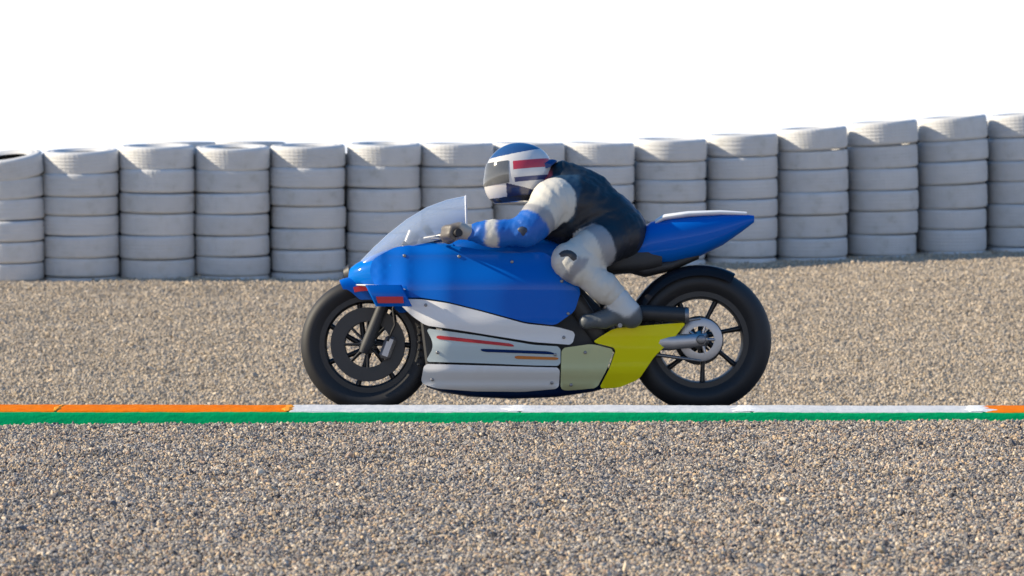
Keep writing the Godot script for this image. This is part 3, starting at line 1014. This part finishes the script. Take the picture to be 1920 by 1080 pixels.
	for sg in [1.0, -1.0]:
		s = Shape.new()
		tube(s, [p3(728, 640, sg * 0.11), p3(742, 610, sg * 0.125), p3(738, 580, sg * 0.122), p3(752, 545, sg * 0.115), p3(764, 500, sg * 0.11)], [0.005, 0.005, 0.005, 0.005, 0.005], 6)
		obj("brake_hose", s.made(mats.rubber), bike)
		s = Shape.new()
		tube(s, [p3(790, 585, sg * 0.10), p3(806, 610, sg * 0.12), p3(830, 700, sg * 0.11), p3(900, 722, sg * 0.09)], [0.022, 0.022, 0.022, 0.022], 12)
		obj("header_pipe", s.made(mats.steel), bike)
	s = Shape.new()
	tube(s, [p3(1136, 556, 0.0), p3(1150, 640, 0.0)], [0.034, 0.03], 14)
	obj("rear_shock", s.made(mats.steel), bike)
	s = Shape.new()
	block(s, p3(768, 462, 0), Vector3(0.07, 0.022, 0.25), Basis(Vector3(0, 0, 1), -0.38), 0.006)
	block(s, p3(752, 500, 0), Vector3(0.075, 0.03, 0.25), Basis(Vector3(0, 0, 1), -0.38), 0.006)
	obj("fork_clamp", s.made(mats.dark), bike)
	# instruments behind the screen
	s = Shape.new()
	block(s, p3(806, 438, 0), Vector3(0.03, 0.08, 0.14), Basis(Vector3(0, 0, 1), 0.6), 0.008)
	obj("instrument_panel", s.made(mats.dark), bike)

# ------------------------------------------------------------------ rider
func blob(bones: Array, cell: float, sharp: float, colours: Array, folds := 0.0) -> Shape:
	# bones: [a, b, radius at a, radius at b, colour number]; soft union of tapered capsules, meshed as surface nets
	var lo := Vector3(INF, INF, INF)
	var hi := -lo
	for b in bones:
		for e in 2:
			var r: Vector3 = Vector3.ONE * (b[2 + e] + cell * 4.0)
			lo = lo.min(b[e] - r)
			hi = hi.max(b[e] + r)
	var nx := int((hi.x - lo.x) / cell) + 2
	var ny := int((hi.y - lo.y) / cell) + 2
	var nz := int((hi.z - lo.z) / cell) + 2
	var f := PackedFloat32Array()
	f.resize(nx * ny * nz)
	var tint := PackedVector3Array()
	tint.resize(nx * ny * nz)
	var share := PackedFloat32Array()
	share.resize(nx * ny * nz)
	for b in bones:
		var a: Vector3 = b[0]
		var ab: Vector3 = b[1] - a
		var ll := maxf(ab.length_squared(), 1e-9)
		var reach: float = maxf(b[2], b[3]) + cell * 3.5
		var c0: Vector3 = (a.min(b[1]) - Vector3.ONE * reach - lo) / cell
		var c1: Vector3 = (a.max(b[1]) + Vector3.ONE * reach - lo) / cell
		for k in range(maxi(int(c0.z), 0), mini(int(c1.z) + 1, nz)):
			for j in range(maxi(int(c0.y), 0), mini(int(c1.y) + 1, ny)):
				for i in range(maxi(int(c0.x), 0), mini(int(c1.x) + 1, nx)):
					var p := lo + Vector3(i, j, k) * cell
					var t := clampf((p - a).dot(ab) / ll, 0.0, 1.0)
					var d: float = (p - a - ab * t).length() - lerpf(b[2], b[3], t) 
					if d > cell * 4.0:
						continue
					if folds > 0.0 and d < cell * 3.0:
						var q := p - ab * ((p - a).dot(ab) / ll)
						d += folds * ripples.get_noise_3d((p - a).dot(ab) / sqrt(ll) * 320.0 + q.y * 160.0, (q.x + q.y) * 90.0 + 40.0 * b[4], q.z * 90.0)
					var at := (k * ny + j) * nx + i
					f[at] += exp(-sharp * d)
					var past := maxf(-(p - a).dot(ab), (p - a).dot(ab) - ll) / sqrt(ll)
					var w := exp(minf(-600.0 * (d + 0.5 * maxf(past, -0.004)), 60.0))
					var cc: Color = colours[b[4]]
					tint[at] += Vector3(cc.r, cc.g, cc.b) * w
					share[at] += w
	var s := Shape.new()
	var vert := {}
	var corner := [0, 1, nx, nx + 1, nx * ny, nx * ny + 1, nx * ny + nx, nx * ny + nx + 1]
	var pos := PackedVector3Array()
	var own := PackedColorArray()
	for k in nz - 1:
		for j in ny - 1:
			for i in nx - 1:
				var at := (k * ny + j) * nx + i
				var inside := 0
				for o in corner:
					if f[at + o] > 1.0:
						inside += 1
				if inside == 0 or inside == 8:
					continue
				var sum := Vector3.ZERO
				var cnt := 0
				for e in [[0, 1], [2, 3], [4, 5], [6, 7], [0, 2], [1, 3], [4, 6], [5, 7], [0, 4], [1, 5], [2, 6], [3, 7]]:
					var va := f[at + corner[e[0]]]
					var vb := f[at + corner[e[1]]]
					if (va > 1.0) != (vb > 1.0):
						var la := -log(maxf(va, 1e-6))
						var lb := -log(maxf(vb, 1e-6))
						var t := clampf(la / (la - lb), 0.0, 1.0)
						sum += Vector3(e[0] & 1, (e[0] >> 1) & 1, e[0] >> 2).lerp(Vector3(e[1] & 1, (e[1] >> 1) & 1, e[1] >> 2), t)
						cnt += 1
				vert[at] = pos.size()
				pos.append(lo + (Vector3(i, j, k) + sum / cnt) * cell)
				var mix := Vector3.ZERO
				var whole := 0.0
				for o in corner:
					mix += tint[at + o]
					whole += share[at + o]
				mix /= maxf(whole, 1e-12)
				own.append(Color(mix.x, mix.y, mix.z))
	var faces := []
	for at in vert:
		var i: int = at % nx
		var j: int = (at / nx) % ny
		var k: int = at / (nx * ny)
		var here := f[at] > 1.0
		for ax in 3:
			var step: int = [1, nx, nx * ny][ax]
			if (f[at + step] > 1.0) == here:
				continue
			var o1: int = [nx, 1, 1][ax]
			var o2: int = [nx * ny, nx * ny, nx][ax]
			if vert.has(at - o1) and vert.has(at - o2) and vert.has(at - o1 - o2):
				faces.append([vert[at], vert[at - o1], vert[at - o1 - o2], vert[at - o2], Vector3(1 if ax == 0 else 0, 1 if ax == 1 else 0, 1 if ax == 2 else 0) * (1.0 if here else -1.0)])
	var nor := PackedVector3Array()
	nor.resize(pos.size())
	for q in faces:
		var g := (pos[q[2]] - pos[q[0]]).cross(pos[q[3]] - pos[q[1]])
		if g.dot(q[4]) < 0.0:
			g = -g
		for e in 4:
			nor[q[e]] += g
	for i in nor.size():
		nor[i] = nor[i].normalized()
	for q in faces:
		for t in [[0, 1, 2], [0, 2, 3]]:
			var from := s.v.size()
			s.tri(pos[q[t[0]]], pos[q[t[1]]], pos[q[t[2]]], nor[q[t[0]]], nor[q[t[1]]], nor[q[t[2]]])
			for k in range(from, s.v.size()):
				for e in 3:
					if s.v[k] == pos[q[t[e]]]:
						s.c[k] = own[q[t[e]]]
	return s

func build_rider() -> void:
	var who := base("person", Vector3.ZERO)
	tag(who, "person in white, blue and black racing leathers crouched over the blue motorcycle", "person")
	var leather := tinted(0.5)
	var grain := NoiseTexture2D.new()
	grain.width = 256
	grain.height = 256
	grain.seamless = true
	grain.as_normal_map = true
	grain.bump_strength = 6.0
	var gn := FastNoiseLite.new()
	gn.seed = 50
	gn.frequency = 0.03
	grain.noise = gn
	leather.normal_enabled = true
	leather.normal_texture = grain
	leather.normal_scale = 0.22
	leather.uv1_triplanar = true
	leather.uv1_scale = Vector3(4, 4, 4)
	var cols := [Color(0.60, 0.58, 0.52), Color(0.006, 0.11, 0.46), Color(0.012, 0.016, 0.024), Color(0.30, 0.30, 0.31), Color(0.38, 0.05, 0.07), Color(0.02, 0.05, 0.09)]
	var bones := []
	# trunk: pelvis on the seat, back arched forwards, chest down on the tank
	bones.append([p3(1166, 432, 0), p3(1138, 412, 0), 0.112, 0.118, 5])
	bones.append([p3(1138, 414, 0), p3(1080, 384, 0), 0.12, 0.135, 2])
	bones.append([p3(1120, 440, 0), p3(1050, 412, 0), 0.10, 0.11, 2])
	for sg in [1.0, -1.0]:
		bones.append([p3(1164, 440, sg * 0.07), p3(1130, 416, sg * 0.07), 0.098, 0.104, 2])
		bones.append([p3(1130, 412, sg * 0.05), p3(1078, 384, sg * 0.08), 0.112, 0.125, 2])
		bones.append([p3(1080, 390, sg * 0.075), p3(1040, 378, sg * 0.12), 0.118, 0.095, 5])
		bones.append([p3(1060, 420, sg * 0.09), p3(1016, 412, sg * 0.10), 0.09, 0.08, 2])
		# arm: shoulder, elbow, wrist
		bones.append([p3(1046, 378, sg * 0.155), p3(1034, 384, sg * 0.175), 0.086, 0.082, 0])
		bones.append([p3(1034, 384, sg * 0.175), p3(1012, 410, sg * 0.22), 0.078, 0.066, 0])
		bones.append([p3(1012, 410, sg * 0.22), p3(1002, 422, sg * 0.24), 0.065, 0.062, 3])
		bones.append([p3(1002, 422, sg * 0.24), p3(986, 438, sg * 0.262), 0.062, 0.056, 1])
		bones.append([p3(986, 438, sg * 0.262), p3(934, 442, sg * 0.262), 0.058, 0.050, 1])
		bones.append([p3(934, 442, sg * 0.262), p3(912, 441, sg * 0.26), 0.049, 0.043, 0])
		bones.append([p3(912, 441, sg * 0.26), p3(884, 440, sg * 0.258), 0.042, 0.036, 1])
		# leg: hip, knee, ankle
		bones.append([p3(1166, 444, sg * 0.10), p3(1128, 462, sg * 0.18), 0.094, 0.082, 2])
		bones.append([p3(1128, 462, sg * 0.18), p3(1108, 470, sg * 0.20), 0.081, 0.076, 3])
		bones.append([p3(1108, 470, sg * 0.20), p3(1064, 490, sg * 0.242), 0.077, 0.062, 0])
		bones.append([p3(1064, 490, sg * 0.242), p3(1072, 498, sg * 0.246), 0.064, 0.062, 0])
		bones.append([p3(1072, 497, sg * 0.246), p3(1088, 509, sg * 0.243), 0.058, 0.058, 3])
		bones.append([p3(1088, 509, sg * 0.243), p3(1130, 541, sg * 0.233), 0.059, 0.058, 0])
		bones.append([p3(1130, 541, sg * 0.233), p3(1166, 572, sg * 0.22), 0.056, 0.045, 0])
	bones.append([p3(1056, 338, 0), p3(1112, 358, 0), 0.088, 0.08, 2])       # aerodynamic hump behind the helmet
	bones.append([p3(1046, 368, 0), p3(1004, 345, 0), 0.075, 0.062, 4])      # neck
	obj("body", blob(bones, 0.009, 55.0, cols, 0.010).made(leather, true), who)

	for sg in [1.0, -1.0]:
		# gloved hand: palm behind the grip, four fingers and a thumb closed round it
		var axis := (p3(862, 441, sg * 0.305) - p3(836, 444, sg * 0.195)).normalized()
		var mid := p3(851, 442, sg * 0.258)
		var hb := []
		hb.append([p3(890, 440, sg * 0.258), p3(872, 438, sg * 0.256), 0.036, 0.034, 0])
		for k in 4:
			var o: float = (k - 1.5) * 0.0215
			var r: float = [0.0095, 0.0105, 0.0105, 0.0095][k]
			var kn: Vector3 = mid + axis * o * sg * sg + Vector3(0.016, 0.030, 0)
			hb.append([p3(872, 438, sg * 0.256) + axis * o * 0.8, kn, 0.019, 0.0135, 0])
			var bend: float = [0.0, 0.003, 0.002, -0.003][k]
			hb.append([kn, mid + axis * o + Vector3(-0.022 - bend, 0.022, 0), r + 0.002, r + 0.001, 1])
			hb.append([mid + axis * o + Vector3(-0.022 - bend, 0.022, 0), mid + axis * o + Vector3(-0.028, -0.006, 0), r + 0.001, r, 1])
			hb.append([mid + axis * o + Vector3(-0.028, -0.006, 0), mid + axis * o + Vector3(-0.010, -0.026, 0), r, r - 0.001, 1])
		var inner: Vector3 = mid - axis * 0.04
		hb.append([p3(874, 441, sg * 0.256), inner + Vector3(0.022, -0.014, 0), 0.02, 0.014, 0])
		hb.append([inner + Vector3(0.022, -0.014, 0), inner + Vector3(0.0, -0.028, 0), 0.013, 0.011, 1])
		hb.append([inner + Vector3(0.0, -0.028, 0), inner + Vector3(-0.02, -0.024, 0), 0.011, 0.0095, 1])
		obj("glove", blob(hb, 0.0042, 160.0, [Color(0.42, 0.40, 0.36), Color(0.13, 0.12, 0.11)]).made(leather, true), who)
		# boot on the peg, toe forwards
		var bb := []
		bb.append([p3(1158, 566, sg * 0.222), p3(1176, 588, sg * 0.216), 0.056, 0.05, 0])
		bb.append([p3(1176, 588, sg * 0.216), p3(1182, 600, sg * 0.214), 0.046, 0.036, 1])
		bb.append([p3(1172, 590, sg * 0.218), p3(1130, 601, sg * 0.225), 0.042, 0.034, 1])
		bb.append([p3(1130, 601, sg * 0.225), p3(1098, 605, sg * 0.23), 0.036, 0.026, 1])
		bb.append([p3(1098, 605, sg * 0.21), p3(1098, 605, sg * 0.24), 0.024, 0.024, 1])
		bb.append([p3(1186, 598, sg * 0.206), p3(1186, 598, sg * 0.222), 0.03, 0.03, 1])
		obj("boot", blob(bb, 0.007, 90.0, [Color(0.60, 0.60, 0.58), Color(0.10, 0.11, 0.12)]).made(leather, true), who)

	for sg in [1.0, -1.0]:
		# hard sliders on knee and elbow
		var k := Shape.new()
		loft_disc(k, p3(1062, 494, sg * 0.298), Vector3(-0.35, -0.3, sg), 0.052, 0.02)
		obj("knee_slider", k.made(mat(Color(0.04, 0.04, 0.045), 0.5)), who)
		k = Shape.new()
		loft_disc(k, p3(980, 443, sg * 0.314), Vector3(-0.1, -0.4, sg), 0.034, 0.014)
		obj("elbow_slider", k.made(mat(Color(0.03, 0.04, 0.07), 0.5)), who)

	# helmet: shell, chin bar and rear spoiler, tilted up to look along the track
	var hc := p3(972, 328, 0)
	var shell := Shape.new()
	var tilt := Basis(Vector3(0, 0, 1), 0.10)
	var nu := 180
	var nv := 130
	var rows := []
	for i in nv + 1:
		var row := PackedVector3Array()
		var th := PI * i / nv
		for j in nu:
			var ph := TAU * j / nu
			row.append(hc + tilt * helmet_point(th, ph))
		rows.append(row)
	var shellcols := func(p: Vector3) -> Color:
		var q: Vector3 = tilt.inverse() * (p - hc)
		if q.y < -0.095:
			return Color(0.03, 0.03, 0.035)
		if q.y < -0.055 - 0.35 * q.x and q.x > -0.06:
			return Color(0.02, 0.03, 0.09)
		if q.y > 0.095 + 0.1 * q.x:
			return Color(0.03, 0.08, 0.22)
		if q.x > -0.02 and q.y > 0.02 and q.y < 0.06:
			return Color(0.50, 0.04, 0.06)
		if q.x > -0.02 and q.y > -0.035 and q.y < -0.015:
			return Color(0.05, 0.06, 0.16)
		return Color(0.66, 0.65, 0.64)
	grid_surface(shell, rows, true, hc)
	for i in range(0, shell.v.size(), 3):
		var c: Color = shellcols.call((shell.v[i] + shell.v[i + 1] + shell.v[i + 2]) / 3.0)
		for e in 3:
			shell.c[i + e] = c
	var gloss := tinted(0.25)
	gloss.clearcoat_enabled = true
	gloss.clearcoat = 0.7
	gloss.clearcoat_roughness = 0.06
	var helmet := obj("helmet", shell.made(gloss, true), who)
	var vis := Shape.new()
	rows = []
	for i in 15:
		var row := PackedVector3Array()
		var th := deg_to_rad(lerpf(64.0, 103.0, i / 14.0))
		for j in 37:
			var ph := PI + deg_to_rad(lerpf(-74.0, 74.0, j / 36.0))
			row.append(hc + tilt * (helmet_point(th, ph) * 1.018))
		rows.append(row)
	grid_surface(vis, rows, false, hc)
	var vm := mat(Color(0.10, 0.105, 0.11), 0.08, 0.0, 0.8)
	obj("visor", vis.made(vm), helmet)
	var sp := Shape.new()
	rows = []
	for i in 9:
		var t := lerpf(-1.0, 1.0, i / 8.0)
		var ring := PackedVector3Array()
		for j in 12:
			var a := TAU * j / 12.0
			ring.append(hc + tilt * Vector3(0.125 - 0.03 * t * t + 0.035 * cos(a) + 0.02, 0.045 + 0.012 * sin(a) - 0.02 * t * t, 0.075 * t))
		rows.append(ring)
	grid_surface(sp, rows, true, NOWHERE)
	cap(sp, rows[0], Vector3(0, 0, -1))
	cap(sp, rows[-1], Vector3(0, 0, 1))
	obj("helmet_spoiler", sp.made(paint(Color(0.02, 0.06, 0.2))), helmet)

func loft_disc(s: Shape, at: Vector3, axis: Vector3, r: float, h: float) -> void:
	lathe(s, PackedVector2Array([Vector2(r * 0.9, -h), Vector2(r, -h * 0.2), Vector2(r * 0.94, h * 0.35), Vector2(r * 0.7, h * 0.8), Vector2(0.0, h)]), at, axis, 24, 0.3)

func helmet_point(th: float, ph: float) -> Vector3:
	var d := Vector3(sin(th) * cos(ph), cos(th), sin(th) * sin(ph))
	var r := 0.145
	var p := d * Vector3(r * 1.03, r * 1.0, r * 0.86)
	# chin bar juts forwards and down; the neck end is cut flat
	var front := clampf(-d.x, 0.0, 1.0)
	var low := clampf(-d.y + 0.12, 0.0, 1.0)
	p.x -= 0.036 * front * low
	p.y -= 0.012 * front * low
	p.z *= 1.0 - 0.16 * front * low
	if p.y < -0.118:
		p.y = -0.118 + (p.y + 0.118) * 0.15
	p.x += 0.018 * clampf(d.x, 0.0, 1.0) * clampf(d.y + 0.2, 0.0, 1.0)
	return p

# ------------------------------------------------------------------ scene
func _ready() -> void:
	# camera: a long lens just above the level of the track, tipped up a little
	var cam := Camera3D.new()
	cam.name = "camera"
	add_child(cam)
	cam.position = Vector3(0, 0.012, 20.0)
	cam.rotation = Vector3(atan(227.0 / 8400.0), 0, 0)
	var att := CameraAttributesPhysical.new()
	att.frustum_focal_length = 272.22
	att.frustum_focus_distance = 18.0
	att.frustum_far = 1500.0
	att.exposure_aperture = 15.0
	cam.attributes = att
	cam.fov = rad_to_deg(2.0 * atan(540.0 / 8400.0))
	cam.far = 1500.0
	cam.near = 0.05
	cam.current = true

	# sky: bright haze along the horizon under a clear blue sky
	var sky_mat := ProceduralSkyMaterial.new()
	sky_mat.sky_top_color = Color(0.0, 0.36, 0.585)
	sky_mat.sky_horizon_color = Color(1.0, 1.0, 1.0)
	sky_mat.sky_curve = 0.115
	sky_mat.sky_energy_multiplier = 1.09
	sky_mat.ground_horizon_color = Color(0.6, 0.57, 0.52)
	sky_mat.ground_bottom_color = Color(0.4, 0.37, 0.33)
	sky_mat.sun_angle_max = 8.0
	var sky := Sky.new()
	sky.sky_material = sky_mat
	var env := Environment.new()
	env.background_mode = Environment.BG_SKY
	env.sky = sky
	env.tonemap_mode = Environment.TONE_MAPPER_LINEAR
	env.tonemap_exposure = 1.42
	env.sdfgi_enabled = true
	env.ssao_enabled = true
	env.ssil_enabled = true
	var we := WorldEnvironment.new()
	we.environment = env
	add_child(we)

	# low sun almost along the wall, from the side the motorcycle heads to
	var sun := DirectionalLight3D.new()
	sun.name = "sun"
	sun.light_energy = 1.6
	sun.light_color = Color(1.0, 0.94, 0.83)
	sun.light_angular_distance = 0.5
	sun.shadow_enabled = true
	add_child(sun)
	var el := deg_to_rad(28.0)
	var az := deg_to_rad(2.0)
	var to_sun := Vector3(-cos(az) * cos(el), sin(el), sin(az) * cos(el))
	sun.look_at_from_position(to_sun * 50.0, Vector3.ZERO)

	build_ground()
	build_kerb()
	build_tyre_wall()
	build_motorcycle()
	build_rider()
	print("fov ", cam.fov, " ms ", Time.get_ticks_msec())
